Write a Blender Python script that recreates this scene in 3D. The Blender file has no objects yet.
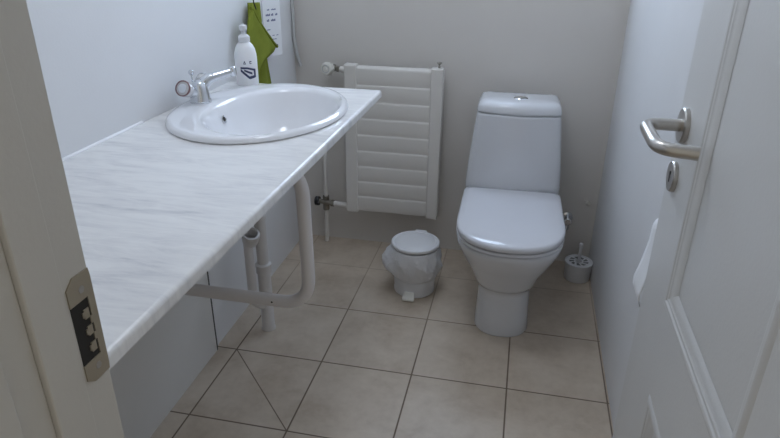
import bpy, bmesh, math, random
from mathutils import Vector, Matrix
PI = math.pi
S = bpy.context.scene
COL = S.collection
random.seed(4)

# ------------------------------------------------------------------ materials
def mat(name, color, rough=0.5, metal=0.0, coat=0.0, spec=0.5, trans=0.0, sub=0.0):
    m = bpy.data.materials.new(name); m.use_nodes = True
    b = m.node_tree.nodes['Principled BSDF']
    b.inputs['Base Color'].default_value = (*color, 1)
    b.inputs['Roughness'].default_value = rough
    b.inputs['Metallic'].default_value = metal
    b.inputs['Coat Weight'].default_value = coat
    b.inputs['Coat Roughness'].default_value = 0.05
    b.inputs['Specular IOR Level'].default_value = spec
    b.inputs['Transmission Weight'].default_value = trans
    b.inputs['Subsurface Weight'].default_value = sub
    return m

class NT:
    """small helper around a node tree"""
    def __init__(self, m):
        self.t = m.node_tree; self.b = self.t.nodes['Principled BSDF']
    def n(self, typ, **kw):
        nd = self.t.nodes.new(typ)
        for k, v in kw.items(): setattr(nd, k, v)
        return nd
    def l(self, a, b): self.t.links.new(a, b)
    def math(self, op, a, b=None, c=None):
        nd = self.n('ShaderNodeMath', operation=op)
        for i, v in enumerate((a, b, c)):
            if v is None: continue
            if isinstance(v, (int, float)): nd.inputs[i].default_value = v
            else: self.l(v, nd.inputs[i])
        return nd.outputs[0]
    def noise(self, vec, scale, detail=3, rough=0.55, dist=0.0):
        nd = self.n('ShaderNodeTexNoise'); self.l(vec, nd.inputs['Vector'])
        nd.inputs['Scale'].default_value = scale; nd.inputs['Detail'].default_value = detail
        nd.inputs['Roughness'].default_value = rough; nd.inputs['Distortion'].default_value = dist
        return nd.outputs['Fac']
    def ramp(self, fac, stops):
        nd = self.n('ShaderNodeValToRGB'); self.l(fac, nd.inputs[0])
        e = nd.color_ramp.elements
        while len(e) < len(stops): e.new(0.5)
        for k, (p, c) in enumerate(stops): e[k].position = p; e[k].color = (*c, 1)
        return nd.outputs[0]
    def mix(self, fac, a, b):
        nd = self.n('ShaderNodeMix', data_type='RGBA')
        for i, v in ((0, fac), (6, a), (7, b)):
            if isinstance(v, (int, float)): nd.inputs[i].default_value = v
            elif isinstance(v, tuple): nd.inputs[i].default_value = (*v, 1)
            else: self.l(v, nd.inputs[i])
        return nd.outputs[2]
    def bump(self, h, strength, dist=0.01):
        nd = self.n('ShaderNodeBump'); nd.inputs['Strength'].default_value = strength
        nd.inputs['Distance'].default_value = dist; self.l(h, nd.inputs['Height'])
        self.l(nd.outputs[0], self.b.inputs['Normal'])

def wall_mat(name, c, rough=0.55, spec=0.35):
    m = mat(name, c, rough, spec=spec); q = NT(m)
    tc = q.n('ShaderNodeTexCoord').outputs['Object']
    n1 = q.noise(tc, 1.7, 4); n2 = q.noise(tc, 160, 2)
    d = tuple(x * 0.93 for x in c)
    q.l(q.ramp(n1, [(0.3, d), (0.7, c)]), q.b.inputs['Base Color'])
    q.bump(n2, 0.12, 0.002)
    return m

def floor_mat():
    m = mat('beige_floor_tile', (0.5, 0.46, 0.41), 0.32, spec=0.5); q = NT(m)
    tc = q.n('ShaderNodeTexCoord').outputs['Object']
    sp = q.n('ShaderNodeSeparateXYZ'); q.l(tc, sp.inputs[0])
    X, Y = sp.outputs[0], sp.outputs[1]
    u = q.math('DIVIDE', q.math('ADD', X, 0.587 + 0.317 * 10), 0.317)
    v = q.math('DIVIDE', q.math('ADD', Y, -1.651 + 0.338 * 20), 0.338)
    def joint(w, size):      # distance in metres to the nearest joint
        fr = q.math('FRACT', w)
        return q.math('MULTIPLY', q.math('MINIMUM', fr, q.math('SUBTRACT', 1.0, fr)), size)
    dj = q.math('MINIMUM', joint(u, 0.317), joint(v, 0.338))
    # the one tile beside the pipe that is cut corner to corner
    fu, fv = q.math('FRACT', u), q.math('FRACT', v)
    dg = q.math('MULTIPLY', q.math('ABSOLUTE', q.math('SUBTRACT', q.math('ADD', fu, fv), 1.0)), 0.231)
    cell = q.math('MULTIPLY', q.math('COMPARE', q.math('FLOOR', u), 9.0, 0.1), q.math('COMPARE', q.math('FLOOR', v), 19.0, 0.1))
    dg = q.math('ADD', dg, q.math('MULTIPLY', q.math('SUBTRACT', 1.0, cell), 1.0))
    mk = q.n('ShaderNodeMapRange'); q.l(q.math('MINIMUM', dj, q.math('ADD', dg, 0.0008)), mk.inputs[0])
    mk.inputs[1].default_value = 0.0016; mk.inputs[2].default_value = 0.0034
    mk.inputs[3].default_value = 1.0; mk.inputs[4].default_value = 0.0
    g = mk.outputs[0]
    cid = q.n('ShaderNodeCombineXYZ'); q.l(q.math('FLOOR', u), cid.inputs[0]); q.l(q.math('FLOOR', v), cid.inputs[1])
    wn = q.n('ShaderNodeTexWhiteNoise', noise_dimensions='2D'); q.l(cid.outputs[0], wn.inputs['Vector'])
    n1 = q.noise(tc, 6.5, 5, 0.6, 0.4); n2 = q.noise(tc, 38, 3)
    f = q.math('ADD', q.math('MULTIPLY', n1, 0.75), q.math('MULTIPLY', n2, 0.25))
    f = q.math('ADD', f, q.math('MULTIPLY', q.math('SUBTRACT', wn.outputs['Value'], 0.5), 0.10))
    c = q.ramp(f, [(0.32, (0.470, 0.380, 0.290)), (0.50, (0.565, 0.475, 0.378)), (0.70, (0.640, 0.550, 0.450))])
    dirt = q.n('ShaderNodeMapRange'); q.l(q.math('ADD', Y, q.math('MULTIPLY', n1, 0.5)), dirt.inputs[0])    # grime wears into the joints where people walk
    dirt.inputs[1].default_value = 2.1; dirt.inputs[2].default_value = 2.55
    grout = q.mix(dirt.outputs[0], (0.165, 0.120, 0.085), (0.43, 0.35, 0.27))
    q.l(q.mix(g, c, grout), q.b.inputs['Base Color'])
    q.l(q.math('ADD', q.math('MULTIPLY', g, 0.4), q.math('ADD', 0.30, q.math('MULTIPLY', n2, 0.12))), q.b.inputs['Roughness'])
    q.bump(q.math('SUBTRACT', q.math('MULTIPLY', n2, 0.10), g), 0.25, 0.002)
    return m

def marble_mat():
    m = mat('pale_marble_laminate', (0.8, 0.8, 0.8), 0.24, spec=0.5); q = NT(m)
    tc = q.n('ShaderNodeTexCoord').outputs['Object']
    mp = q.n('ShaderNodeMapping'); q.l(tc, mp.inputs[0])
    mp.inputs['Rotation'].default_value = (0, 0, math.radians(-24)); mp.inputs['Scale'].default_value = (1.6, 8.0, 1)
    n1 = q.noise(mp.outputs[0], 2.3, 6, 0.62, 1.3); n2 = q.noise(mp.outputs[0], 9, 4, 0.6, 0.5)
    f = q.math('ADD', q.math('MULTIPLY', n1, 0.7), q.math('MULTIPLY', n2, 0.3))
    c = q.ramp(f, [(0.30, (0.60, 0.60, 0.62)), (0.43, (0.76, 0.75, 0.75)), (0.55, (0.84, 0.83, 0.82)), (0.75, (0.88, 0.87, 0.86))])
    q.l(c, q.b.inputs['Base Color'])
    return m

def towel_mat():
    m = mat('olive_green_terry', (0.21, 0.27, 0.025), 0.95, spec=0.1); q = NT(m)
    tc = q.n('ShaderNodeTexCoord').outputs['Object']
    n1 = q.noise(tc, 320, 2); n2 = q.noise(tc, 14, 3)
    q.l(q.ramp(n2, [(0.3, (0.175, 0.205, 0.028)), (0.7, (0.225, 0.258, 0.040))]), q.b.inputs['Base Color'])
    q.bump(n1, 0.6, 0.003)
    return m

def brushed_mat(name, c, rough):
    m = mat(name, c, rough, metal=1.0); q = NT(m)
    tc = q.n('ShaderNodeTexCoord').outputs['Object']
    n = q.noise(tc, 240, 2)
    q.l(q.math('ADD', rough - 0.05, q.math('MULTIPLY', n, 0.10)), q.b.inputs['Roughness'])
    return m

WALL = wall_mat('off_white_shaded_wall_paint', (0.70, 0.665, 0.625))  # warm, dim shade of the back wall mixed into its base colour
WALL_R = wall_mat('bright_lit_wall_paint', (0.785, 0.785, 0.79), 0.5)  # lit copy of the wall paint, brighter light put into the colour
WALL_L = wall_mat('cool_lit_wall_paint', (0.80, 0.80, 0.81), 0.5)  # lit copy of the wall paint, cool light put into the colour
BOARD = wall_mat('white_wall_board', (0.74, 0.735, 0.72), 0.45)
CEIL = wall_mat('ceiling_paint', (0.78, 0.78, 0.77))
FLOOR = floor_mat()
MARBLE = marble_mat()
TOWEL = towel_mat()
DOORP = wall_mat('white_door_paint', (0.69, 0.685, 0.67), 0.38, 0.45)
FRAMEP = wall_mat('cream_frame_paint', (0.60, 0.575, 0.525), 0.4, 0.4)
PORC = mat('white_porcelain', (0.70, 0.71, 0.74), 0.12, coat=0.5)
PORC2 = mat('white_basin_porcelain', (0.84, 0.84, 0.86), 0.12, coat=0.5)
SEATM = mat('white_seat_plastic', (0.68, 0.685, 0.725), 0.16, coat=0.3)
RADM = mat('radiator_enamel', (0.72, 0.69, 0.65), 0.35)
PVC = mat('white_pvc', (0.70, 0.675, 0.66), 0.38)
BRACK = mat('white_powder_coat', (0.76, 0.73, 0.72), 0.4)
PLAST = mat('white_plastic', (0.70, 0.70, 0.715), 0.3)
PLAST2 = mat('warm_white_plastic', (0.72, 0.70, 0.64), 0.4)
BOTTLE = mat('white_bottle_plastic', (0.86, 0.86, 0.87), 0.3, sub=0.05)
BAG = mat('white_translucent_film', (0.84, 0.84, 0.86), 0.32, trans=0.12)
q_ = NT(BAG); q_.bump(q_.noise(q_.n('ShaderNodeTexCoord').outputs['Object'], 26, 4, 0.6, 1.6), 0.55, 0.012)
CHROME = mat('chrome', (0.72, 0.74, 0.77), 0.1, metal=1.0)
BRUSHED = mat('brushed_steel', (0.50, 0.475, 0.44), 0.30, metal=1.0)
DULLM = mat('dull_brass_fitting', (0.28, 0.26, 0.22), 0.4, metal=0.9)
STRIKE = mat('aged_brass_plate', (0.42, 0.365, 0.28), 0.45, metal=0.6)
BLACK = mat('black_plastic', (0.012, 0.012, 0.014), 0.45)
DARK = mat('dark_recess', (0.02, 0.018, 0.016), 0.8)
GAP = mat('gap_shade', (0.10, 0.097, 0.09), 0.9)
NAVY = mat('navy_print', (0.045, 0.05, 0.12), 0.5)
INK = mat('faded_navy_print', (0.16, 0.17, 0.29), 0.6)
PAPER = mat('white_tissue', (0.86, 0.86, 0.87), 0.9, spec=0.1)
CARD = mat('white_card', (0.80, 0.80, 0.82), 0.5)
HOSE = mat('grey_hose', (0.50, 0.50, 0.49), 0.4)
REDDISH = mat('red_ring_plastic', (0.20, 0.10, 0.10), 0.3)
ACRYL = mat('clear_acrylic_knob', (0.70, 0.69, 0.69), 0.2, metal=0.3)
SEAL = mat('white_sealant', (0.90, 0.90, 0.92), 0.3)
GREYHOLE = mat('grey_slot', (0.16, 0.16, 0.16), 0.7)
FIB = mat('white_bristle', (0.75, 0.75, 0.76), 0.8)

# ------------------------------------------------------------------ mesh helpers
def link(name, bm, m, parent=None, smooth=True, bevel=0, auto=None, sub=0):
    me = bpy.data.meshes.new(name)
    bmesh.ops.recalc_face_normals(bm, faces=bm.faces)
    bm.to_mesh(me); bm.free()
    me.materials.append(m)
    o = bpy.data.objects.new(name, me); COL.objects.link(o)
    if smooth:
        for p in me.polygons: p.use_smooth = True
    if bevel:
        b = o.modifiers.new('bevel', 'BEVEL'); b.width = bevel; b.segments = 3
        b.limit_method = 'ANGLE'; b.angle_limit = math.radians(35); b.harden_normals = smooth
    if sub:
        s_ = o.modifiers.new('sub', 'SUBSURF'); s_.levels = sub; s_.render_levels = sub
    if smooth and not sub:
        me.set_sharp_from_angle(angle=math.radians(auto if auto else 38))
    if parent: 
        o.parent = parent
        if parent.type == 'EMPTY': o.matrix_parent_inverse = Matrix.Translation(-Vector(parent.location))
    return o

def tag(o, label, cat, group=None):
    o['label'] = label; o['category'] = cat
    if group: o['group'] = group
    return o

def thing(name, loc, label, cat, group=None):
    o = bpy.data.objects.new(name, None); COL.objects.link(o); o.location = loc
    o.empty_display_size = 0.05
    return tag(o, label, cat, group)

def struct(o):
    o['kind'] = 'structure'; return o

def lab(o, text):
    o['label'] = text; return o

def box(bm, a, b):
    vs = [bm.verts.new((x, y, z)) for x in (a[0], b[0]) for y in (a[1], b[1]) for z in (a[2], b[2])]
    for f in ((0, 1, 3, 2), (4, 6, 7, 5), (0, 4, 5, 1), (2, 3, 7, 6), (0, 2, 6, 4), (1, 5, 7, 3)):
        bm.faces.new([vs[i] for i in f])
    return bm

def nb(): return bmesh.new()
def lerp(a, b, t): return a + (b - a) * t

def loft(bm, rings, cap0=True, cap1=True, closed=True):
    rv = [[bm.verts.new(p) for p in r] for r in rings]
    n = len(rings[0])
    for a, b in zip(rv, rv[1:]):
        for i in range(n if closed else n - 1):
            j = (i + 1) % n
            bm.faces.new((a[i], a[j], b[j], b[i]))
    if cap0: bm.faces.new(rv[0])
    if cap1: bm.faces.new(rv[-1][::-1])
    return bm

def frame_of(d):
    d = Vector(d).normalized()
    a = Vector((0, 0, 1)) if abs(d.z) < 0.9 else Vector((0, 1, 0))
    u = a.cross(d).normalized(); v = d.cross(u)
    return u, v, d

def lathe(bm, prof, base, axis=(0, 0, 1), n=32, cap0=True, cap1=True, sx=1, sy=1):
    u, v, d = frame_of(axis); base = Vector(base)
    rings = []
    for r, h in prof:
        r = max(r, 1e-5)
        rings.append([base + d * h + u * (r * sx * math.cos(2 * PI * k / n)) + v * (r * sy * math.sin(2 * PI * k / n)) for k in range(n)])
    return loft(bm, rings, cap0, cap1)

def rounded_path(pts, rad, seg=8):
    pts = [Vector(p) for p in pts]; out = [pts[0]]
    for i in range(1, len(pts) - 1):
        a, b, c = pts[i - 1], pts[i], pts[i + 1]
        r = rad[i] if isinstance(rad, (list, tuple)) else rad
        d1 = (a - b).normalized(); d2 = (c - b).normalized()
        p, q = b + d1 * r, b + d2 * r
        for k in range(seg + 1):
            t = k / seg
            out.append(p * (1 - t) ** 2 + b * 2 * t * (1 - t) + q * t * t)
    out.append(pts[-1]); return out

def tube(bm, path, r, n=16, cap=True, flat=1.0):
    path = [Vector(p) for p in path]
    t0 = (path[1] - path[0]).normalized(); u, v, _ = frame_of(t0)
    rings = []; prev = t0
    for i, p in enumerate(path):
        t = (path[min(i + 1, len(path) - 1)] - path[max(i - 1, 0)]).normalized()
        q = prev.rotation_difference(t); u = q @ u; v = q @ v; prev = t
        rr = r[i] if isinstance(r, (list, tuple)) else r
        rings.append([p + u * (rr * math.cos(2 * PI * k / n)) + v * (rr * flat * math.sin(2 * PI * k / n)) for k in range(n)])
    return loft(bm, rings, cap, cap)

def superell(cx, cy, a, b, z, n=64, e=2.0):
    out = []
    for k in range(n):
        t = 2 * PI * k / n; c, s = math.cos(t), math.sin(t)
        out.append((cx + a * math.copysign(abs(c) ** (2 / e), c), cy + b * math.copysign(abs(s) ** (2 / e), s), z))
    return out

# ------------------------------------------------------------------ room dimensions
XL, XR, YB, ZC = -0.98, 0.37, 2.593, 2.40      # left wall, right wall, back wall, ceiling
YF = 0.472                                     # inner face of the wall with the doorway
JX, HX = -0.42, 0.345                          # the two sides of the door opening

f = struct(link('floor', box(nb(), (-2.2, -1.6, -0.06), (1.9, YB + 0.1, 0.0)), FLOOR, smooth=False))
struct(link('ceiling', box(nb(), (XL - 0.1, 0.33, ZC), (XR + 0.1, YB + 0.1, ZC + 0.08)), CEIL, smooth=False))
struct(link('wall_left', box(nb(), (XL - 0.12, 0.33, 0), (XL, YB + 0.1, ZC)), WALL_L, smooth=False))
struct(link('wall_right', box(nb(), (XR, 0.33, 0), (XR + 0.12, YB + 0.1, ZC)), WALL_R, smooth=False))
wx0, wx1, wz0, wz1 = -0.60, 0.0, 1.32, 1.94      # window high in the back wall, just above the picture
bm = nb()
box(bm, (XL, YB, 0), (XR, YB + 0.1, wz0)); box(bm, (XL, YB, wz1), (XR, YB + 0.1, ZC))
box(bm, (XL, YB, wz0), (wx0, YB + 0.1, wz1)); box(bm, (wx1, YB, wz0), (XR, YB + 0.1, wz1))
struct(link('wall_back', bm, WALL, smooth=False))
bm = nb(); fw = 0.04
for a, b in (((wx0, wz0), (wx1, wz0 + fw)), ((wx0, wz1 - fw), (wx1, wz1)), ((wx0, wz0 + fw), (wx0 + fw, wz1 - fw)), ((wx1 - fw, wz0 + fw), (wx1, wz1 - fw))):
    box(bm, (a[0], YB + 0.02, a[1]), (b[0], YB + 0.07, b[1]))
win = struct(link('window_1', bm, FRAMEP, smooth=False))
PANE = mat('daylit_frosted_glass', (0.8, 0.85, 0.9), 0.5)
pn = PANE.node_tree.nodes['Principled BSDF']
pn.inputs['Emission Color'].default_value = (0.80, 1.0, 1.30, 1); pn.inputs['Emission Strength'].default_value = 6.4
link('frosted_pane', box(nb(), (wx0 + fw, YB + 0.04, wz0 + fw), (wx1 - fw, YB + 0.048, wz1 - fw)), PANE, win, smooth=False)
bm = nb()
box(bm, (-2.2, 0.345, 0), (JX - 0.05, YF, ZC)); box(bm, (HX + 0.025, 0.345, 0), (1.9, YF - 0.005, ZC))
box(bm, (JX - 0.05, 0.345, 2.09), (HX + 0.025, YF, ZC))
struct(link('wall_front', bm, WALL, smooth=False))
# board lining the lower part of the left wall up to the gap, its shade drawn as a dark strip
struct(link('trim_1', box(nb(), (XL, YF, 0), (XL + 0.012, 1.629, 0.862)), BOARD, smooth=False, bevel=0.001))
struct(link('trim_2', box(nb(), (XL, 1.629, 0), (XL + 0.0125, 1.636, 0.862)), GAP, smooth=False))  # flush dark strip standing in for the shadow in the board gap
# sealant bead along the worktop
bm = nb(); tube(bm, [(XL + 0.001, 0.48, 0.889), (XL + 0.001, 1.425, 0.889)], 0.0045, 10)
struct(link('trim_3', bm, SEAL))

# ------------------------------------------------------------------ door frame, left jamb, with the strike plate
bm = nb()
box(bm, (JX - 0.05, 0.438, 0), (JX, YF + 0.007, 2.05))              # rebate face
box(bm, (JX - 0.05, 0.392, 0), (JX + 0.003, 0.438, 2.05))           # stop
box(bm, (JX - 0.05, 0.352, 0), (JX - 0.003, 0.392, 2.05))
box(bm, (JX - 0.05, 0.325, 0), (JX + 0.004, 0.352, 2.05))
jamb = struct(link('trim_4', bm, FRAMEP, bevel=0.002))
bm = nb()
box(bm, (JX - 0.05, 0.352, 2.05), (HX + 0.025, YF + 0.004, 2.09)); box(bm, (JX, 0.395, 2.035), (HX - 0.0, 0.448, 2.05))
struct(link('trim_5', bm, FRAMEP, bevel=0.002))
bm = nb(); box(bm, (HX, 0.352, 0), (HX + 0.025, YF - 0.01, 2.05))
struct(link('trim_6', bm, FRAMEP, bevel=0.002))

# strike plate on the rebate face (facing +x)
pz0, pz1, py0, py1 = 0.909, 1.036, 0.4425, 0.4785
bm = nb(); X0, X1 = JX - 0.001, JX + 0.0016
W = py1 - py0
cells = [(0.06, 0.21, 0, 1), (0.77, 0.93, 0, 1), (0.21, 0.77, 0.74, 1.0),
         (0.27, 0.36, 0.46, 0.66), (0.43, 0.52, 0.46, 0.66), (0.59, 0.68, 0.46, 0.66), (0.36, 0.43, 0.66, 0.74), (0.52, 0.59, 0.66, 0.74),
         (0.29, 0.34, 0.40, 0.46), (0.45, 0.50, 0.40, 0.46), (0.61, 0.66, 0.40, 0.46)]
zc0 = pz0
for a, b, c, d in cells:
    box(bm, (X0, py0 + c * W, pz0 + a * (pz1 - pz0)), (X1, py0 + d * W, pz0 + b * (pz1 - pz0)))
H_ = pz1 - pz0
for za, zb in ((pz0, pz0 + 0.06 * H_), (pz1, pz1 - 0.07 * H_)):           # clipped corners at both ends
    loft(bm, [[(x, py0 + 0.30 * W, za), (x, py0 + 0.97 * W, za), (x, py1, zb), (x, py0, zb)] for x in (X0, X1)])
plate = link('strike_plate', bm, STRIKE, jamb, smooth=False)
lab(plate, 'dull brass strike plate with toothed latch opening')
bm = nb(); box(bm, (JX - 0.0005, py0 + 0.0003, pz0 + 0.205 * (pz1 - pz0)), (JX + 0.0004, py0 + 0.745 * W, pz0 + 0.775 * (pz1 - pz0)))
link('latch_opening', bm, DARK, plate, smooth=False)
for zz in (0.12, 0.865):
    bm = nb(); lathe(bm, [(0.0042, 0), (0.0040, 0.0007), (0.0012, 0.0004)], (X1 - 0.0002, py0 + 0.55 * W, pz0 + zz * (pz1 - pz0)), (1, 0, 0), 16)
    link('screw', bm, BRUSHED, plate)

# ------------------------------------------------------------------ door leaf, open 90 degrees along the right wall
DX = 0.295; DT = 0.038; dy0, dy1 = 0.485, 1.219
bm = nb()
up = (0.631, 1.057, 0.745, 1.90); lo = (0.631, 1.045, 0.16, 0.60)
ys = [dy0, 0.631, 1.052, dy1]
zs = [0.012, 0.16, 0.556, 0.738, 1.90, 2.03]
for i in range(3):
    for j in range(5):
        if i == 1 and j == 1:                # the lower panel is a little narrower
            box(bm, (DX + 0.009, ys[1], zs[1]), (DX + DT - 0.009, 1.010, zs[2])); box(bm, (DX, 1.010, zs[1]), (DX + DT, ys[2], zs[2]))
        elif i == 1 and j == 3:
            box(bm, (DX + 0.009, ys[i], zs[j]), (DX + DT - 0.009, ys[i + 1], zs[j + 1]))
        else:
            box(bm, (DX, ys[i], zs[j]), (DX + DT, ys[i + 1], zs[j + 1]))
door = struct(link('door_1', bm, DOORP, smooth=False))
def moulding(y0, y1, z0, z1, sgn, xs):
    """stepped bolection moulding running round a panel"""
    prof = [(-0.003, 0.000), (0.002, 0.0025), (0.008, 0.0038), (0.013, 0.0030), (0.016, 0.0012), (0.021, 0.0008), (0.025, -0.0015), (0.030, -0.0025), (0.042, -0.0085)]
    bm = nb(); rings = []
    for off, h in prof:
        x = xs + sgn * h
        rings.append([(x, y0 + off, z0 + off), (x, y1 - off, z0 + off), (x, y1 - off, z1 - off), (x, y0 + off, z1 - off)])
    loft(bm, rings, False, False)
    o = link('panel_moulding', bm, DOORP, door, auto=20)
moulding(0.631, 1.052, 0.738, 1.90, -1, DX)
moulding(0.631, 1.010, 0.16, 0.556, -1, DX)
# lever handle
hz, hy = 1.042, 1.166
bm = nb(); lathe(bm, [(0.0, 0.0), (0.0320, 0.0), (0.0320, 0.007), (0.0295, 0.0095), (0.0, 0.0095)], (DX, hy, hz), (-1, 0, 0), 40)
ros = lab(link('handle_rosette', bm, BRUSHED, door), 'round brushed steel rosette')
bm = nb()
tube(bm, rounded_path([(DX - 0.005, hy, hz), (0.224, hy, hz), (0.224, 1.022, hz - 0.002), (0.284, 1.010, hz - 0.003)], 0.032, 8), 0.0112, 20)
lab(link('door_handle', bm, BRUSHED, door), 'brushed steel lever handle bent back to the door')
kz, ky = 0.944, 1.168
bm = nb(); lathe(bm, [(0.0, 0.0), (0.0290, 0.0), (0.0290, 0.006), (0.0270, 0.0085), (0.0, 0.0085)], (DX, ky, kz), (-1, 0, 0), 40)
esc = lab(link('key_escutcheon', bm, BRUSHED, door), 'round brushed steel keyhole cover')
bm = nb(); lathe(bm, [(0.0, 0), (0.0042, 0.0), (0.0042, 0.0006), (0, 0.0006)], (DX - 0.0084, ky, kz + 0.006), (-1, 0, 0), 16)
box(bm, (DX - 0.009, ky - 0.0017, kz - 0.011), (DX - 0.0084, ky + 0.0017, kz + 0.006))
link('keyhole', bm, DARK, esc)
for zz in (0.28, 1.75):
    bm = nb(); lathe(bm, [(0.007, 0), (0.007, 0.09)], (DX + 0.046, dy0 - 0.006, zz), (0, 0, 1), 16)
    box(bm, (DX + 0.006, dy0 - 0.0035, zz + 0.004), (DX + 0.046, dy0 + 0.0005, zz + 0.086))
    link('hinge', bm, BRUSHED, door)

# ------------------------------------------------------------------ worktop with basin cut-out
CT, CB = 0.888, 0.863
cx0, cx1, cy0, cy1 = XL + 0.002, -0.450, 0.482, 1.947
SC = (-0.716, 1.607); SA, SB = 0.240, 0.312
def rect_ray(c, t, x0, x1, y0, y1):
    dx, dy = math.cos(t), math.sin(t); k = 1e9
    if dx > 1e-9: k = min(k, (x1 - c[0]) / dx)
    if dx < -1e-9: k = min(k, (x0 - c[0]) / dx)
    if dy > 1e-9: k = min(k, (y1 - c[1]) / dy)
    if dy < -1e-9: k = min(k, (y0 - c[1]) / dy)
    return (c[0] + dx * k, c[1] + dy * k)
fx = cx1 - 0.008
angs = sorted([2 * PI * k / 96 for k in range(96)] + [math.atan2(y - SC[1], x - SC[0]) % (2 * PI) for x in (cx0, fx) for y in (cy0, cy1)])
bm = nb()
def rect_loop(z): return [(*rect_ray(SC, t, cx0, fx, cy0, cy1), z) for t in angs]
def ell_loop(z, a, b):
    out = []
    for t in angs:
        r = 1 / math.sqrt((math.cos(t) / a) ** 2 + (math.sin(t) / b) ** 2)
        out.append((SC[0] + r * math.cos(t), SC[1] + r * math.sin(t), z))
    return out
loft(bm, [ell_loop(CT, SA - 0.012, SB - 0.012), rect_loop(CT), rect_loop(CB), ell_loop(CB, SA - 0.012, SB - 0.012), ell_loop(CT, SA - 0.012, SB - 0.012)], False, False)
# rounded front edge
prof = [(fx, CT)] + [(fx + 0.008 * math.sin(t), CT - 0.008 + 0.008 * math.cos(t)) for t in (PI / 8, PI / 4, 3 * PI / 8, PI / 2)] + [(cx1, CB + 0.003), (cx1 - 0.003, CB), (fx, CB)]
loft(bm, [[(x, y, z) for x, z in prof] for y in (cy0, cy1)])
bmesh.ops.remove_doubles(bm, verts=bm.verts, dist=1e-5)
for v in bm.verts:
    if v.co.x > -0.465: v.co.x += lerp(-0.007, 0.005, (v.co.y - cy0) / (cy1 - cy0))    # the front edge runs slightly out of parallel
top = link('worktop', bm, MARBLE, auto=30)
tag(top, 'long pale grey marbled worktop with rounded front edge along the left wall', 'worktop')

# ------------------------------------------------------------------ basin
bas = thing('washbasin', (SC[0], SC[1], CT), 'oval white porcelain basin set into the marbled worktop', 'basin')
N = 96
def ering(c, a, b, z): return [(c[0] + a * math.cos(2 * PI * k / N), c[1] + b * math.sin(2 * PI * k / N), z) for k in range(N)]
IC = (-0.674, 1.600); IA, IB = 0.176, 0.246
rings = [ering(SC, SA - 0.003, SB - 0.003, CT + 0.0008), ering(SC, SA, SB, CT + 0.004), ering(SC, SA - 0.002, SB - 0.002, CT + 0.010),
         ering(SC, SA - 0.008, SB - 0.008, CT + 0.0148), ering(SC, SA - 0.018, SB - 0.018, CT + 0.0165)]
rings += [ering((lerp(SC[0], IC[0], t), lerp(SC[1], IC[1], t)), lerp(SA - 0.018, IA + 0.012, t), lerp(SB - 0.018, IB + 0.012, t), CT + 0.0165 - 0.002 * t) for t in (0.35, 0.7, 1.0)]
rings += [ering(IC, IA + 0.004, IB + 0.004, CT + 0.011), ering(IC, IA - 0.003, IB - 0.003, CT + 0.002), ering(IC, IA - 0.010, IB - 0.010, CT - 0.02)]
for s, z in ((0.86, -0.06), (0.76, -0.095), (0.60, -0.122), (0.40, -0.136), (0.2, -0.142), (0.115, -0.1435)):
    rings.append(ering(IC, IA * s, IB * s, CT + z))
bm = nb(); loft(bm, rings, False, True)
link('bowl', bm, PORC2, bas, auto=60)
bm = nb(); lathe(bm, [(0.0, 0), (0.023, 0.0), (0.022, 0.003), (0.014, 0.001), (0.0, 0.004)], (IC[0], IC[1], CT - 0.1433), (0, 0, 1), 24, sx=1, sy=1)
link('drain_ring', bm, CHROME, bas)
# overflow hole in the wall side of the bowl
bm = nb(); lathe(bm, [(0.0, 0), (0.0105, 0), (0.0115, 0.0025), (0.0085, 0.003), (0.007, 0.001), (0, 0.0008)], (IC[0] - IA * 0.915, IC[1] + 0.005, CT - 0.030), (0.93, 0, 0.36), 20)
ov = link('overflow', bm, CHROME, bas)
bm = nb(); lathe(bm, [(0.0, 0), (0.0078, 0), (0, 0.001)], (IC[0] - IA * 0.915 + 0.0016, IC[1] + 0.005, CT - 0.0292), (0.93, 0, 0.36), 16)
link('overflow_hole', bm, DARK, ov)
ZD = CT + 0.016                                     # top of the basin deck

# ------------------------------------------------------------------ mixer tap
tp = thing('mixer_tap', (-0.902, 1.607, ZD), 'chrome mixer tap with round clear knobs on the basin deck', 'tap')
bm = nb()
lathe(bm, [(0.0, 0), (0.030, 0), (0.031, 0.004), (0.029, 0.012), (0.025, 0.03), (0.0235, 0.046), (0.019, 0.058), (0.011, 0.064), (0, 0.066)], (-0.902, 1.607, ZD - 0.001), (0, 0, 1), 32)
tube(bm, [(-0.916, 1.604 - 0.028, ZD + 0.038), (-0.904, 1.606, ZD + 0.022), (-0.910, 1.607 + 0.032, ZD + 0.038)], 0.017, 20)
link('tap_body', bm, CHROME, tp)
bm = nb()
pth = rounded_path([(-0.900, 1.608, ZD + 0.030), (-0.889, 1.622, ZD + 0.062), (-0.862, 1.650, ZD + 0.070), (-0.828, 1.683, ZD + 0.079)], 0.02, 6)
tube(bm, pth, [0.0175 - 0.006 * i / (len(pth) - 1) for i in range(len(pth))], 20)
sp = link('spout', bm, CHROME, tp)
bm = nb(); lathe(bm, [(0.0, -0.004), (0.0095, -0.004), (0.012, 0.0), (0.0125, 0.012), (0.011, 0.022), (0, 0.022)], (-0.832, 1.679, ZD + 0.087), (0.12, 0.12, -1), 20)
link('aerator', bm, CHROME, sp)
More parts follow.
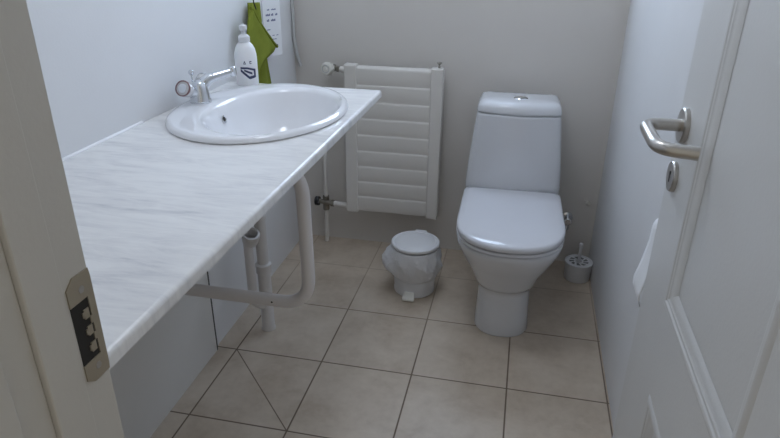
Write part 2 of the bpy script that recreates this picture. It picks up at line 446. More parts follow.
for sgn in (-1, 1):
    ax = Vector((0.02, sgn * 1.0, 0.42)).normalized()
    p = Vector((-0.916, 1.604 + sgn * 0.026, ZD + 0.038))
    bm = nb(); lathe(bm, [(0.009, -0.004), (0.009, 0.012), (0.013, 0.014), (0.0205, 0.018), (0.022, 0.026), (0.0215, 0.036), (0.019, 0.040), (0, 0.041)], p, ax, 24)
    k = link('knob', bm, ACRYL, tp)
    bm = nb(); lathe(bm, [(0.0185, 0.039), (0.0222, 0.037), (0.0225, 0.0405), (0.0195, 0.0425), (0.0185, 0.039)], p, ax, 24, False, False)
    cb = nb(); lathe(cb, [(0.0115, 0.0405), (0.0125, 0.0425), (0.0110, 0.0430), (0, 0.0428)], p, ax, 20); link('knob_cap', cb, CHROME, k)
    o = link('knob_rim', bm, REDDISH if sgn < 0 else CHROME, k)
    if sgn < 0: lab(o, 'reddish ring round the hot knob')
bm = nb()
tube(bm, [(-0.924, 1.612, ZD + 0.03), (-0.927, 1.616, ZD + 0.078)], 0.0024, 10)
lathe(bm, [(0.0, 0), (0.005, 0.001), (0.0078, 0.006), (0.0078, 0.010), (0.005, 0.015), (0, 0.016)], (-0.927, 1.616, ZD + 0.074), (0, 0, 1), 16)
link('pop_up_rod', bm, CHROME, tp)

# ------------------------------------------------------------------ soap bottle
BP = Vector((-0.872, 1.866, ZD - 0.0015))
BH = 0.122
bt = thing('soap_bottle', BP, 'white pump bottle of hand soap with dark printed label on the basin edge', 'bottle')
bm = nb()
bprof = [(0.0, 0.0), (0.034, 0.0), (0.0362, 0.004), (0.0362, 0.086), (0.0352, 0.098), (0.0318, 0.113), (0.025, 0.126), (0.0165, 0.134), (0.0150, 0.139), (0, 0.139)]
lathe(bm, bprof, BP, (0, 0, 1), 40, sx=1, sy=0.85)
body = link('bottle_body', bm, BOTTLE, bt)
bm = nb(); lathe(bm, [(0.0, 0.136), (0.0180, 0.136), (0.0180, 0.150), (0.0125, 0.156), (0.0075, 0.158), (0.007, 0.174), (0, 0.174)], BP, (0, 0, 1), 28)
pump = link('pump_collar', bm, PLAST, bt)
bm = nb(); lathe(bm, [(0.0, 0.170), (0.0115, 0.170), (0.0125, 0.176), (0.0115, 0.184), (0, 0.187)], BP, (0, 0, 1), 24)
tube(bm, [BP + Vector((0, 0, 0.179)), BP + Vector((-0.012, 0.030, 0.180)), BP + Vector((-0.014, 0.036, 0.172))], 0.0048, 12)
link('pump_head', bm, PLAST, bt)
bm = nb()
def on_bottle(bm, quads, a0, rr=0.0368):
    """quads given in (arc metres, height): printed marks wrapped on the bottle"""
    for q in quads:
        M = 6; lo_, hi_ = [], []
        for i in range(M + 1):
            t = i / M
            lo_.append((lerp(q[0][0], q[1][0], t), lerp(q[0][1], q[1][1], t)))
            hi_.append((lerp(q[3][0], q[2][0], t), lerp(q[3][1], q[2][1], t)))
        def P(s, h):
            a = a0 + s / rr
            return bm.verts.new((BP.x + rr * 1.0 * math.cos(a), BP.y + rr * 0.86 * math.sin(a), BP.z + h))
        A = [P(*x) for x in lo_]; B = [P(*x) for x in hi_]
        for i in range(M): bm.faces.new((A[i], A[i + 1], B[i + 1], B[i]))
A0 = -0.98
on_bottle(bm, [[(-0.026, 0.046), (0.002, 0.022), (0.002, 0.031), (-0.026, 0.055)],
               [(0.002, 0.022), (0.026, 0.027), (0.026, 0.035), (0.002, 0.031)],
               [(-0.026, 0.054), (-0.002, 0.054), (-0.002, 0.060), (-0.026, 0.060)],
               [(-0.004, 0.054), (0.026, 0.046), (0.026, 0.053), (-0.004, 0.060)],
               [(0.018, 0.030), (0.026, 0.030), (0.026, 0.050), (0.018, 0.050)],
               [(-0.014, 0.047), (0.012, 0.036), (0.012, 0.043), (-0.014, 0.053)],
               [(-0.015, 0.069), (-0.013, 0.069), (-0.010, 0.079), (-0.012, 0.079)],
               [(-0.009, 0.069), (-0.007, 0.069), (-0.010, 0.079), (-0.012, 0.079)],
               [(-0.015, 0.069), (-0.007, 0.069), (-0.007, 0.071), (-0.015, 0.071)],
               [(0.005, 0.070), (0.012, 0.070), (0.012, 0.072), (0.005, 0.072)],
               [(0.005, 0.070), (0.007, 0.070), (0.007, 0.078), (0.005, 0.078)],
               [(0.005, 0.076), (0.012, 0.076), (0.012, 0.079), (0.005, 0.079)]], A0 - 0.05)
lab(link('printed_label', bm, NAVY, body), 'dark navy folded emblem with two small marks above')

# ------------------------------------------------------------------ olive towel on the left wall
hk = thing('wall_hook', (XL, 2.128, 1.165), 'small white hook on the left wall above the green towel', 'hook')
bm = nb(); box(bm, (XL, 2.112, 1.15), (XL + 0.006, 2.144, 1.215)); link('hook_plate', bm, PLAST, hk, bevel=0.002)
bm = nb(); tube(bm, rounded_path([(XL + 0.004, 2.128, 1.185), (XL + 0.03, 2.128, 1.160), (XL + 0.038, 2.128, 1.19)], 0.012, 6), 0.004, 12); link('hook_peg', bm, PLAST, hk)
tw = thing('hand_towel', (XL + 0.03, 2.13, 1.12), 'olive green towel hanging from a black loop behind the soap bottle', 'towel')
def cloth(rows, xbase, amp, freq, seed, thick=0.004):
    """rows of (yl, zl, yr, zr) down the hanging cloth; folds push it off the wall"""
    M = 22; bm = nb(); g = []
    K = 6
    rr = []
    for a, b in zip(rows, rows[1:]):
        for k in range(K): rr.append([lerp(a[i], b[i], k / K) for i in range(4)])
    rr.append(list(rows[-1]))
    for ri, (yl, zl, yr, zr) in enumerate(rr):
        row = []
        w = yr - yl
        for i in range(M + 1):
            t = i / M
            x = xbase + amp * (0.5 + 0.5 * math.sin(freq * t * 2 * PI + seed + 0.06 * ri)) * min(1, w / 0.1) + 0.012 * math.sin(PI * t)
            row.append(bm.verts.new((x, lerp(yl, yr, t), lerp(zl, zr, t))))
        g.append(row)
    for a, b in zip(g, g[1:]):
        for i in range(M): bm.faces.new((a[i], a[i + 1], b[i + 1], b[i]))
    return bm
back = [(2.118, 1.128, 2.222, 1.120), (2.110, 1.071, 2.236, 1.058), (2.090, 1.006, 2.236, 0.984), (2.083, 0.937, 2.262, 0.912), (2.075, 0.832, 2.285, 0.801), (2.075, 0.74, 2.285, 0.71)]
o = link('towel_back_layer', cloth(back, XL + 0.008, 0.012, 1.7, 0.4), TOWEL, tw, auto=180)
sm = o.modifiers.new('thick', 'SOLIDIFY'); sm.thickness = 0.004
front = [(2.062, 1.112, 2.072, 1.114), (2.036, 1.078, 2.115, 1.069), (2.026, 1.048, 2.170, 1.026), (2.008, 1.000, 2.238, 0.976), (2.006, 0.985, 2.270, 0.956), (2.014, 0.965, 2.246, 0.940), (2.024, 0.950, 2.165, 0.925), (2.038, 0.925, 2.112, 0.905), (2.05, 0.905, 2.07, 0.895)]
fr = [(XL + 0.052, y, z) for _, _, y, z in front[:5]]
hm = nb(); tube(hm, [(XL + 0.050, front[0][0], front[0][1] + 0.004)] + fr, 0.0055, 10); link('towel_hem', hm, TOWEL, tw)
o = link('towel_front_fold', cloth(front, XL + 0.046, 0.006, 1.1, 1.2), TOWEL, tw, auto=180)
sm = o.modifiers.new('thick', 'SOLIDIFY'); sm.thickness = 0.006
bm = nb(); tube(bm, [(XL + 0.034, 2.128, 1.165), (XL + 0.036, 2.122, 1.15), (XL + 0.038, 2.118, 1.13), (XL + 0.036, 2.140, 1.105)], 0.0022, 10)
lab(link('hanging_loop', bm, BLACK, tw), 'thin black hanging loop')

# printed card, hanging a little turned away from the wall
cd = thing('notice_card', (XL + 0.004, 2.268, 0.93), 'white printed card with lines of navy text on the left wall beside the towel', 'card')
CM = Matrix.Translation((XL + 0.004, 2.268, 0)) @ Matrix.Rotation(math.radians(62), 4, 'Z')
bm = nb(); box(bm, (0, 0, 0.915), (0.085, 0.0025, 1.24)); bmesh.ops.transform(bm, matrix=CM, verts=bm.verts); cardo = link('card_sheet', bm, CARD, cd, smooth=False)
for (z, h, x, segs) in ((1.084, 0.005, 0.022, (0.016, 0.022)), (1.064, 0.008, 0.014, (0.022, 0.016, 0.014)), (1.044, 0.008, 0.018, (0.016, 0.022)), (1.012, 0.004, 0.016, (0.018,)),
                        (0.990, 0.003, 0.016, (0.02, 0.015, 0.012)), (0.976, 0.003, 0.016, (0.014, 0.03)), (0.945, 0.016, 0.060, (0.010,))):
    bm = nb()
    for s_ in segs:
        for k in range(max(1, int(s_ / 0.0055))):                                     # letter-sized marks too small to read
            box(bm, (x + k * 0.0055, -0.0006, z), (x + k * 0.0055 + 0.0045, 0.0001, z + h * (0.75 + 0.25 * (k % 2))))
        x += s_ + 0.004
    bmesh.ops.transform(bm, matrix=CM, verts=bm.verts)
    lab(link('printed_line', bm, INK, cardo, smooth=False), 'faint navy line of print')

# hose hanging in the corner
bm = nb()
tube(bm, rounded_path([(-0.971, 2.572, 1.60), (-0.976 + 0.004, 2.574, 1.10), (-0.9725, 2.574, 0.95), (-0.962, 2.570, 0.875), (-0.944, 2.566, 0.825)], 0.04, 6), 0.0075, 14)
tag(link('grey_hose', bm, HOSE), 'thin grey hose hanging in the far left corner of the room', 'hose')

# ------------------------------------------------------------------ radiator
rx0, rx1, rz0, rz1 = -0.735, -0.315, 0.186, 0.857
RF, RB = 2.500, 2.548
rad = thing('radiator', ((rx0 + rx1) / 2, RB, rz0), 'white slatted panel radiator on the back wall beside the toilet', 'radiator')
def column(xa, xb, yf):
    bm = nb(); box(bm, (xa, yf, rz0), (xb, RB, rz1))
    link('side_column', bm, RADM, rad, bevel=0.007)
column(rx0, rx0 + 0.055, RF + 0.000); column(rx1 - 0.052, rx1, RF + 0.000)
ns = 9; bm = nb()
h = (rz1 - rz0 - 0.02) / ns; pr = [(RB - 0.006, rz0 + 0.006)]
for k in range(ns):
    z0 = rz0 + 0.010 + k * h
    pr += [(RF + 0.0080, z0), (RF + 0.0058, z0 + 0.008), (RF + 0.0045, z0 + h * 0.45), (RF + 0.0040, z0 + h * 0.86), (RF + 0.0050, z0 + h * 0.95), (RF + 0.0080, z0 + h * 0.995)]
pr += [(RF + 0.012, rz1 - 0.008), (RB - 0.006, rz1 - 0.008)]
loft(bm, [[(x, y, z) for y, z in pr] for x in (rx0 + 0.052, rx1 - 0.052)])
link('slatted_panel', bm, RADM, rad, auto=60)
bm = nb(); lathe(bm, [(0.005, -0.004), (0.005, 0.008), (0.0035, 0.010), (0.0035, 0.016)], (-0.335, 2.522, rz1), (0, 0, 1), 14)
lathe(bm, [(0.003, 0), (0.011, 0.008), (0.009, 0.011), (0, 0.010)], (-0.335, 2.522, rz1 + 0.012), (0, 0, 1), 14)
lab(link('bleed_valve', bm, DULLM, rad), 'small dark bleed valve')
for xx in (rx0 + 0.09, rx1 - 0.09):
    bm = nb(); box(bm, (xx - 0.012, RB - 0.008, 0.50), (xx + 0.012, YB, 0.53)); link('wall_bracket', bm, RADM, rad, smooth=False)

tv = thing('thermostat_valve', (-0.80, 2.545, 0.83), 'round white thermostat knob at the upper left of the radiator', 'valve')
tvax = Vector((-0.05, -0.98, 0.16)).normalized(); tvc = Vector((-0.806, 2.530, 0.829))
bm = nb(); lathe(bm, [(0.0, 0), (0.021, 0.0), (0.0265, 0.004), (0.0275, 0.030), (0.024, 0.042), (0.018, 0.044), (0.017, 0.041), (0.008, 0.041), (0.006, 0.044), (0, 0.044)], tvc, tvax, 28)
for k in range(14):
    a = 2 * PI * k / 14; u, v, d = frame_of(tvax)
    p = tvc + (u * math.cos(a) + v * math.sin(a)) * 0.0272
    tube(bm, [p + d * 0.006, p + d * 0.030], 0.0022, 8)
kn = lab(link('thermostat_knob', bm, PLAST2, tv), 'ribbed off white knob')
bm = nb(); lathe(bm, [(0.0175, 0.0408), (0.0165, 0.0425), (0.0135, 0.0425), (0.0125, 0.0408)], tvc, tvax, 24, False, False); link('number_ring', bm, HOSE, kn)
bm = nb(); tube(bm, [tvc + Vector((0.002, 0.004, 0)), (-0.802, 2.545, 0.829)], 0.012, 16)
tube(bm, [(-0.802, 2.545, 0.829), (-0.752, 2.530, 0.829)], 0.0095, 14); lathe(bm, [(0.013, 0), (0.013, 0.012)], (-0.772, 2.537, 0.829), (1, -0.3, 0), 6)
tube(bm, [(-0.802, 2.545, 0.829), (-0.802, YB, 0.829)], 0.0095, 14)
lab(link('valve_body', bm, DULLM, tv), 'dull metal valve body')
bm = nb(); tube(bm, [(-0.756, 2.531, 0.829), (-0.731, 2.524, 0.829)], 0.0125, 16); link('white_nipple', bm, RADM, tv)

hp = thing('heating_pipe', (-0.848, 2.535, 0), 'thin white vertical pipe with valve feeding the radiator from the floor', 'pipe')
bm = nb(); tube(bm, [(-0.848, 2.545, 0.001), (-0.845, 2.545, 0.19)], 0.0105, 16); tube(bm, [(-0.845, 2.545, 0.225), (-0.844, 2.545, 0.70), (-0.843, YB, 0.73)], 0.0095, 16)
link('riser_pipe', bm, RADM, hp)
bm = nb(); tube(bm, [(-0.846, 2.545, 0.168), (-0.846, 2.545, 0.236)], 0.015, 16); tube(bm, [(-0.880, 2.540, 0.209), (-0.81, 2.535, 0.206)], 0.0115, 16)
lathe(bm, [(0.0155, 0), (0.0155, 0.016)], (-0.818, 2.536, 0.206), (1, -0.1, 0), 6)
lab(link('valve_body', bm, DULLM, hp), 'dull metal tee valve')
bm = nb(); lathe(bm, [(0, 0), (0.020, 0), (0.022, 0.004), (0.022, 0.018), (0.018, 0.021), (0, 0.021)], (-0.876, 2.540, 0.209), (-1, 0, 0), 20)
lab(link('valve_cap', bm, BLACK, hp), 'black valve cap')
bm = nb(); tube(bm, [(-0.806, 2.535, 0.206), (-0.736, 2.527, 0.206)], 0.0125, 16); link('branch_pipe', bm, RADM, hp)

# ------------------------------------------------------------------ toilet
TC = 0.004
wc = thing('toilet', (TC, 2.2, 0), 'white close-coupled toilet with closed lid against the back wall', 'toilet')
def dring(yf, hw, yback, z, n=28, e=2.35, hwb=None, straight=0.5):
    """front: half superellipse towards -y; straight sides; closed at the back with rounded corners"""
    hwb = hw if hwb is None else hwb
    ymid = yf + min(hw * 1.12, (yback - yf) * 0.6)
    out = []
    for k in range(n + 1):
        t = PI * k / n
        c, s = math.cos(t), math.sin(t)
        out.append((TC - hw * math.copysign(abs(c) ** (2 / e), c), ymid - (ymid - yf) * abs(s) ** (2 / e), z))
    r = min(0.03, hwb * 0.4)
    for k in range(1, 5): out.append((TC + lerp(hw, hwb, k / 5), lerp(ymid, yback - r, k / 5), z))
    for k in range(5):
        t = PI / 2 * k / 4; out.append((TC + hwb - r + r * math.cos(t), yback - r + r * math.sin(t), z))
    for k in range(5):
        t = PI / 2 + PI / 2 * k / 4; out.append((TC - hwb + r + r * math.cos(t), yback - r + r * math.sin(t), z))
    for k in range(1, 5): out.append((TC - lerp(hwb, hw, k / 5), lerp(yback - r, ymid, k / 5), z))
    return out
rings = [dring(1.937, 0.101, 2.46, 0.0), dring(1.936, 0.102, 2.46, 0.004), dring(1.944, 0.098, 2.46, 0.05), dring(1.949, 0.096, 2.46, 0.11), dring(1.951, 0.096, 2.465, 0.16), dring(1.950, 0.097, 2.475, 0.180),
         dring(1.938, 0.106, 2.48, 0.186), dring(1.922, 0.116, 2.50, 0.208), dring(1.898, 0.132, 2.53, 0.255), dring(1.862, 0.156, 2.55, 0.300), dring(1.832, 0.174, 2.565, 0.345),
         dring(1.816, 0.184, 2.575, 0.372), dring(1.812, 0.187, 2.575, 0.388), dring(1.814, 0.186, 2.575, 0.394), dring(1.822, 0.178, 2.57, 0.397)]
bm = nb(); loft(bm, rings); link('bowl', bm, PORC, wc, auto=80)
def seatring(yf, hw, yb, z, hwb): return dring(yf, hw, yb, z, hwb=hwb, e=2.3)
bm = nb(); loft(bm, [seatring(1.812, 0.184, 2.313, 0.399, 0.180), seatring(1.806, 0.188, 2.318, 0.402, 0.184), seatring(1.806, 0.188, 2.318, 0.411, 0.184), seatring(1.812, 0.184, 2.313, 0.414, 0.180)])
link('seat', bm, SEATM, wc, auto=50)
bm = nb(); loft(bm, [seatring(1.808, 0.186, 2.316, 0.4155, 0.184), seatring(1.803, 0.1875, 2.320, 0.419, 0.183), seatring(1.803, 0.1875, 2.320, 0.428, 0.183), seatring(1.806, 0.187, 2.318, 0.434, 0.185),
                     seatring(1.814, 0.180, 2.313, 0.4385, 0.180), seatring(1.840, 0.160, 2.293, 0.4425, 0.165), seatring(1.90, 0.11, 2.238, 0.445, 0.115), seatring(2.0, 0.03, 2.15, 0.446, 0.04)])
link('lid', bm, SEATM, wc, auto=60)
# cistern: tapering towards the top, front face slightly bowed
def cring(hw, yf, yb, z, r=0.035, bow=0.020, n=8):
    out = []; yf -= 0.078; z -= max(0.0, min(1.0, (z - 0.42) / 0.3)) * 0.011
    for k in range(n + 1):
        t = -1 + 2 * k / n
        out.append((TC - 0.001 + (hw - r) * t, yf + bow * t * t, z))
    yf2 = yf + bow
    for k in range(1, 6):
        t = -PI / 2 + PI / 2 * k / 5; out.append((TC - 0.001 + hw - r + r * math.cos(t), yf2 + r + r * math.sin(t), z))
    r2 = 0.015
    for k in range(5):
        t = PI / 2 * k / 4; out.append((TC - 0.001 + hw - r2 + r2 * math.cos(t), yb - r2 + r2 * math.sin(t), z))
    for k in range(5):
        t = PI / 2 + PI / 2 * k / 4; out.append((TC - 0.001 - hw + r2 + r2 * math.cos(t), yb - r2 + r2 * math.sin(t), z))
    for k in range(0, 5):
        t = PI + PI / 2 * k / 5; out.append((TC - 0.001 - hw + r + r * math.cos(t), yf2 + r + r * math.sin(t), z))
    return out
CYB = 2.525
bm = nb(); loft(bm, [cring(0.178, 2.405, CYB, 0.385), cring(0.187, 2.396, CYB, 0.41), cring(0.187, 2.396, CYB, 0.45), cring(0.181, 2.397, CYB, 0.53), cring(0.171, 2.398, CYB, 0.63), cring(0.160, 2.399, CYB, 0.732), cring(0.159, 2.399, CYB, 0.738), cring(0.156, 2.402, CYB, 0.7405)])
link('cistern', bm, PORC, wc, auto=60)
bm = nb(); loft(bm, [cring(0.156, 2.402, CYB, 0.7425), cring(0.1605, 2.398, CYB, 0.746), cring(0.160, 2.398, CYB, 0.753), cring(0.1575, 2.400, CYB, 0.766), cring(0.1525, 2.406, CYB - 0.002, 0.778), cring(0.143, 2.416, CYB - 0.006, 0.7855), cring(0.128, 2.430, CYB - 0.016, 0.7892), cring(0.09, 2.455, CYB - 0.045, 0.791, 0.03), cring(0.04, 2.478, CYB - 0.095, 0.7913, 0.01, 0.003)])
link('cistern_lid', bm, PORC, wc, auto=60)
bm = nb(); lathe(bm, [(0, -0.004), (0.026, -0.004), (0.027, 0.001), (0.0245, 0.004), (0.020, 0.0025), (0, 0.003)], (TC + 0.001, 2.408, 0.7795), (0, 0, 1), 32, sx=1.05, sy=0.85)
btn = lab(link('flush_button', bm, CHROME, wc), 'oval chrome flush button')
bm = nb(); lathe(bm, [(0, 0.0), (0.0165, 0.0), (0.0165, 0.0035), (0.014, 0.005), (0, 0.0055)], (TC + 0.001, 2.408, 0.7815), (0, 0, 1), 28, sx=1.05, sy=0.85)
link('button_face', bm, BRUSHED, btn)
for sx in (-0.08, 0.08):
    bm = nb(); tube(bm, [(TC + sx - 0.02, 2.304, 0.409), (TC + sx + 0.02, 2.304, 0.409)], 0.009, 14); link('hinge', bm, CHROME, wc)

wc.rotation_euler = (0, 0, math.radians(1.2))
# supply valve on the wall
sv = thing('water_valve', (0.255, YB, 0.215), 'small chrome water valve on the back wall right of the toilet', 'valve')
bm = nb(); lathe(bm, [(0.024, 0), (0.023, 0.004), (0.010, 0.007), (0.010, 0.045), (0, 0.045)], (0.252, YB, 0.222), (0, -1, 0), 20)
tube(bm, [(0.252, 2.556, 0.222), (0.252, 2.552, 0.185), (0.236, 2.55, 0.175)], 0.0085, 14)
link('valve_body', bm, CHROME, sv)
bm = nb(); lathe(bm, [(0, 0), (0.014, 0.0), (0.017, 0.004), (0.017, 0.016), (0.013, 0.020), (0, 0.020)], (0.252, 2.552, 0.222), (0, -1, 0), 8)
link('valve_knob', bm, CHROME, sv)
bm = nb(); tube(bm, rounded_path([(0.236, 2.55, 0.175), (0.215, 2.55, 0.19), (0.198, 2.55, 0.36)], 0.02, 6), 0.006, 12); link('supply_hose', bm, BRUSHED, sv)

# ------------------------------------------------------------------ toilet brush and its holder
HB = Vector((0.312, 2.452, 0))
bh = thing('brush_holder', HB, 'squat white pierced-lid holder on the floor in the right corner', 'holder')
bm = nb(); lathe(bm, [(0, 0), (0.052, 0), (0.054, 0.003), (0.0545, 0.072), (0, 0.072)], HB, (0, 0, 1), 36); link('pot', bm, PLAST, bh)
bm = nb(); lathe(bm, [(0.0135, 0.0725), (0.058, 0.0725), (0.059, 0.075), (0.058, 0.083), (0.052, 0.0835), (0.050, 0.081), (0.0135, 0.081), (0.0135, 0.0725)], HB, (0, 0, 1), 36, False, False)
lidb = link('pierced_lid', bm, PLAST, bh)
bm = nb()
for k in range(9):
    a0 = 2 * PI * k / 9; pts = []
    for j in range(6):
        a = a0 + 0.42 * j / 5; pts.append((a, 0.020 + 0.004 * (k % 2), 0.040))
    for j in range(5):
        q = []
        for (a, ra, rb), w in ((pts[j], 0), (pts[j], 1), (pts[j + 1], 1), (pts[j + 1], 0)):
            r = rb if w else ra
            q.append(bm.verts.new((HB.x + r * math.cos(a + w * 0.25), HB.y + r * math.sin(a + w * 0.25), 0.0816)))
        bm.faces.new(q)
lab(link('lid_slots', bm, GREYHOLE, lidb, smooth=False), 'grey curved slots in the lid')
br = thing('toilet_brush', (HB.x, HB.y, 0.012), 'white knobbed brush handle poking up through the pierced holder lid', 'brush')
bm = nb(); lathe(bm, [(0, 0.012), (0.02, 0.013), (0.026, 0.02), (0.026, 0.06), (0.015, 0.068), (0, 0.068)], HB, (0, 0, 1), 20); link('brush_head', bm, FIB, br)
bm = nb(); lathe(bm, [(0, 0.064), (0.0065, 0.066), (0.0060, 0.138), (0.0085, 0.145), (0.0098, 0.156), (0.0075, 0.166), (0, 0.169)], HB, (0.0, 0.0, 1), 16)
link('handle', bm, PLAST, br)

pl_ = thing('wall_plug', (0.330, YB, 0.295), 'tiny pale round cap on the back wall above the brush holder', 'cap')
bm = nb(); lathe(bm, [(0, 0), (0.010, 0), (0.0105, 0.006), (0.008, 0.010), (0, 0.011)], (0.330, YB, 0.297), (0, -1, 0), 18); link('cap_disc', bm, PLAST2, pl_)
# ------------------------------------------------------------------ pedal bin and its liner
PB = Vector((-0.360, 2.205, 0)); pd = Vector((-0.06, -1, 0)).normalized(); ps = Vector((pd.y, -pd.x, 0))
pb = thing('pedal_bin', PB, 'small white round pedal bin on the floor beside the toilet', 'bin')
bm = nb(); lathe(bm, [(0, 0), (0.080, 0), (0.084, 0.004), (0.0845, 0.012), (0.083, 0.02), (0.088, 0.12), (0.0925, 0.200), (0.089, 0.200), (0.082, 0.03), (0, 0.03)], PB, (0, 0, 1), 48)
link('bucket', bm, PLAST, pb)
bm = nb(); lathe(bm, [(0.088, 0.209), (0.0965, 0.2095), (0.0985, 0.214), (0.0975, 0.221), (0.093, 0.224), (0.0885, 0.2235), (0.0855, 0.2215), (0.0825, 0.2235), (0.05, 0.2285), (0, 0.230)], PB, (0, 0, 1), 56)
link('lid', bm, PLAST, pb, auto=25)
bm = nb()
c = PB - pd * 0.098
loft(bm, [[c + ps * a + pd * b + Vector((0, 0, z)) for a, b in ((-0.026, 0.012), (0.026, 0.012), (0.024, -0.012), (-0.024, -0.012))] for z in (0.19, 0.222)])
link('hinge', bm, PLAST, pb, bevel=0.003)
bm = nb()
c = PB + pd * 0.080
loft(bm, [[c + ps * (w * s) + pd * y + Vector((0, 0, z + dz)) for s, dz in ((-1, -0.004), (1, -0.004), (1, 0.004), (-1, 0.004))] for y, w, z in ((-0.01, 0.020, 0.027), (0.012, 0.022, 0.025), (0.028, 0.025, 0.014), (0.036, 0.024, 0.009))])
link('pedal', bm, PLAST2, pb, bevel=0.002)
# liner folded over the rim
bm = nb(); rings = []
n = 96
lr = random.Random(8)
ph = [lr.uniform(0, 6.28) for _ in range(6)]
for (r, z, w) in ((0.0875, 0.17, 0.0), (0.0885, 0.2035, 0.0), (0.0960, 0.2045, 0.0), (0.0985, 0.195, 0.0012), (0.105, 0.178, 0.004), (0.111, 0.158, 0.007), (0.113, 0.138, 0.009), (0.111, 0.118, 0.009), (0.104, 0.098, 0.006), (0.0955, 0.082, 0.003), (0.091, 0.074, 0.001)):
    ring = []
    for k in range(n):
        a = 2 * PI * k / n
        wob = 1.7 * w * (0.30 * math.sin(3 * a + ph[0] + z * 20) + 0.30 * math.sin(8 * a + ph[1] + z * 70) + 0.22 * math.sin(17 * a + ph[2] - z * 60) + 0.12 * math.sin(31 * a + z * 90))
        side = w * 1.5 * max(0, math.cos(a - PI)) ** 2 + w * 0.7 * max(0, math.cos(a)) ** 4 - w * 0.9 * max(0, math.cos(a + PI / 2)) ** 2
        zz = z + 0.025 * math.cos(a - 0.2) * 0 + (0.012 * max(0, math.cos(a - PI)) if z < 0.12 else 0) * (0.14 - z) / 0.06
        ring.append((PB.x - 0.006 * min(1, w / 0.006) + (r + wob + side) * math.cos(a), PB.y + (r + wob + side) * math.sin(a), zz))
    rings.append(ring)
loft(bm, rings, False, False)
ln = link('bin_liner', bm, BAG, auto=180)
sm = ln.modifiers.new('thick', 'SOLIDIFY'); sm.thickness = 0.0006
tag(ln, 'crumpled white plastic bag folded over the rim of the pedal bin', 'bag')

# ------------------------------------------------------------------ worktop bracket
bm = nb()
bpts = [(XL + 0.012, 1.33, 0.822), (-0.503, 1.33, 0.835), (-0.497, 1.33, 0.446), (XL + 0.012, 1.33, 0.446)]
tube(bm, rounded_path(bpts, [0, 0.075, 0.085, 0], 10), 0.0175, 20)
bk = thing('support_bracket', (XL, 1.33, 0.43), 'thick white bent tube bracket under the worktop near the drain pipes', 'bracket')
link('bent_tube', bm, BRACK, bk, auto=60)
bm = nb(); lathe(bm, [(0, 0), (0.0028, 0), (0, 0.0012)], (-0.600, 1.33 - 0.0172, 0.450), (0, -1, 0), 12)
lab(link('screw_hole', bm, DARK, bk), 'small dark screw hole in the lower arm')
for zz in (0.835, 0.446):
    bm = nb(); lathe(bm, [(0, 0), (0.032, 0), (0.032, 0.006), (0, 0.006)], (XL + 0.012, 1.33, zz), (1, 0, 0), 24); link('wall_flange', bm, BRACK, bk)
bm = nb(); box(bm, (-0.70, 1.315, 0.845), (-0.56, 1.345, 0.8610)); link('mounting_lug', bm, BRACK, bk, bevel=0.002)

# ------------------------------------------------------------------ drain pipes
dp = thing('drain_pipe', (-0.848, 1.80, 0), 'white plastic drain pipes with trap bend dropping to the floor under the worktop', 'pipe')
D = Vector((-0.843, 1.80, 0))
bm = nb(); lathe(bm, [(0.026, 0.0005), (0.026, 0.006), (0.0235, 0.010), (0.0235, 0.25), (0.0235, 0.25)], D, (0, 0, 1), 28); link('floor_pipe', bm, PVC, dp)
bm = nb(); lathe(bm, [(0.0245, 0.240), (0.0275, 0.243), (0.0275, 0.262), (0.0285, 0.266), (0.0285, 0.276), (0.0225, 0.280)], D, (0, 0, 1), 28); link('coupling', bm, PVC, dp)
bm = nb(); lathe(bm, [(0.0205, 0.26), (0.0205, 0.45), (0.0225, 0.452), (0.0225, 0.466), (0.0205, 0.468), (0.0205, 0.50), (0.023, 0.502), (0.023, 0.52), (0.0205, 0.522), (0.0205, 0.60), (0.015, 0.61)], D, (0, 0, 1), 28); link('upper_pipe', bm, PVC, dp)
L = Vector((-0.874, 1.758, 0))
bm = nb()
tube(bm, rounded_path([L + Vector((0, 0, 0.39)), L + Vector((0, 0, 0.13)), D + Vector((0, 0, 0.10))], 0.035, 6), 0.0165, 18)
link('branch_pipe', bm, PVC, dp, auto=60)
bm = nb(); lathe(bm, [(0.016, -0.045), (0.024, -0.040), (0.0275, -0.028), (0.0275, -0.012), (0.0305, -0.010), (0.0315, 0.0), (0.0305, 0.008), (0.0235, 0.009), (0.0215, 0.004), (0.021, -0.03), (0, -0.032)], (L.x + 0.016, L.y - 0.004, 0.410), (0.30, -0.28, 1), 28, True, False); lab(link('branch_socket', bm, PVC, dp), 'open ringed pipe socket')
bm = nb(); tube(bm, rounded_path([D + Vector((0, 0, 0.59)), D + Vector((0, 0, 0.68)), (IC[0], IC[1], 0.70), (IC[0], IC[1], 0.745)], 0.03, 6), 0.0145, 18); link('tail_pipe', bm, PVC, dp, auto=60)

# ------------------------------------------------------------------ toilet paper on the right wall
RC = Vector((0.338, 1.270, 0.775))
ph_ = thing('paper_holder', (XR, 1.29, 0.84), 'chrome paper holder on the right wall behind the door edge', 'holder')
bm = nb(); box(bm, (XR - 0.004, 1.275, 0.80), (XR, 1.325, 0.86)); link('holder_plate', bm, CHROME, ph_, bevel=0.001)
bm = nb(); tube(bm, rounded_path([(XR - 0.002, 1.315, 0.838), (RC.x, 1.328, 0.845), (RC.x, 1.328, RC.z), (RC.x, 1.222, RC.z), (RC.x - 0.018, 1.222, RC.z + 0.044)], 0.008, 5), 0.0042, 12); link('holder_bar', bm, CHROME, ph_)
tr = thing('toilet_paper', (RC.x, RC.y, RC.z - 0.05), 'white toilet paper roll with a hanging sheet on the right wall', 'toilet paper')
bm = nb(); lathe(bm, [(0.015, -0.045), (0.0275, -0.045), (0.0285, -0.043), (0.0285, 0.043), (0.0275, 0.045), (0.015, 0.045), (0.015, -0.045)], RC, (0, 1, 0), 40, False, False); link('roll', bm, PAPER, tr)
bm = nb()
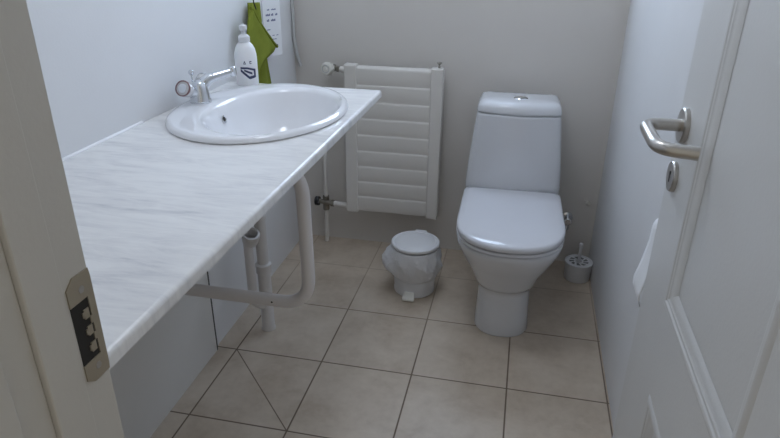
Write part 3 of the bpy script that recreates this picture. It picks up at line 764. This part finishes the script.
pr = [(RC.x - 0.0293 * math.cos(t), RC.z + 0.0293 * math.sin(t)) for t in (1.2, 0.9, 0.6, 0.3, 0.0)] + [(RC.x - 0.030, RC.z - 0.03), (RC.x - 0.034, RC.z - 0.06), (RC.x - 0.040, RC.z - 0.095), (RC.x - 0.047, RC.z - 0.125), (RC.x - 0.046, RC.z - 0.145), (RC.x - 0.041, RC.z - 0.158), (RC.x - 0.036, RC.z - 0.166)]
rows = [[bm.verts.new((x, y, z)) for x, z in pr] for y in [1.226 + 0.088 * k / 6 for k in range(7)]]
for a, b in zip(rows, rows[1:]):
    for i in range(len(pr) - 1): bm.faces.new((a[i], a[i + 1], b[i + 1], b[i]))
o = link('hanging_sheet', bm, PAPER, tr, auto=180)
sm = o.modifiers.new('thick', 'SOLIDIFY'); sm.thickness = 0.001

# ------------------------------------------------------------------ ceiling lamp (out of frame, lights the room)
LP = Vector((-0.42, 1.55, ZC))                     # ceiling point the lamp hangs from
LDROP, LRAD, LPOW = 0.22, 0.14, 11.5
LCOL = (0.88, 0.96, 1.08)
WCOL, WSTR = (1.0, 0.98, 0.92), 0.37
cl = thing('ceiling_lamp', LP, 'round white glass globe lamp hanging from the ceiling above the worktop', 'lamp')
bm = nb(); lathe(bm, [(0, 0), (0.06, 0), (0.06, 0.018), (0.05, 0.024), (0.008, 0.026), (0.008, LDROP - LRAD * 0.9), (0, LDROP - LRAD * 0.9)], LP, (0, 0, -1), 32); link('lamp_base', bm, PLAST, cl)
GLOW = mat('lit_globe_glass', (0.8, 0.8, 0.8), 0.5)
pb_ = GLOW.node_tree.nodes['Principled BSDF']
pb_.inputs['Emission Color'].default_value = (*LCOL, 1); pb_.inputs['Emission Strength'].default_value = LPOW
bm = nb(); bmesh.ops.create_uvsphere(bm, u_segments=28, v_segments=16, radius=LRAD); bmesh.ops.translate(bm, verts=bm.verts, vec=LP - Vector((0, 0, LDROP)))
link('globe', bm, GLOW, cl)

w = bpy.data.worlds.new('hall_daylight'); S.world = w; w.use_nodes = True
w.node_tree.nodes['Background'].inputs[0].default_value = (*WCOL, 1)
w.node_tree.nodes['Background'].inputs[1].default_value = WSTR

# ------------------------------------------------------------------ camera
yaw, pitch, roll, fpx = -0.208551728, 0.432628586, 0.00982427937, 616.977125
cy, sy_, cp, sp_, cr, sr = math.cos(yaw), math.sin(yaw), math.cos(pitch), math.sin(pitch), math.cos(roll), math.sin(roll)
fwd = Vector((sy_ * cp, cy * cp, -sp_)); right = Vector((cy, -sy_, 0)); upv = right.cross(fwd)
r_ = right * cr + upv * sr; u_ = -right * sr + upv * cr
cam = bpy.data.cameras.new('camera'); co = bpy.data.objects.new('camera', cam); COL.objects.link(co)
M = Matrix((r_, u_, -fwd)).transposed().to_4x4(); M.translation = Vector((0, 0, 1.35))
co.matrix_world = M
cam.sensor_fit = 'HORIZONTAL'; cam.sensor_width = 36; cam.lens = fpx / 780 * 36; cam.clip_start = 0.01
S.camera = co

S.view_settings.view_transform = 'Standard'; S.view_settings.look = 'None'
S.view_settings.gamma = 1.0; S.view_settings.use_curve_mapping = False
S.view_settings.exposure = 0.12
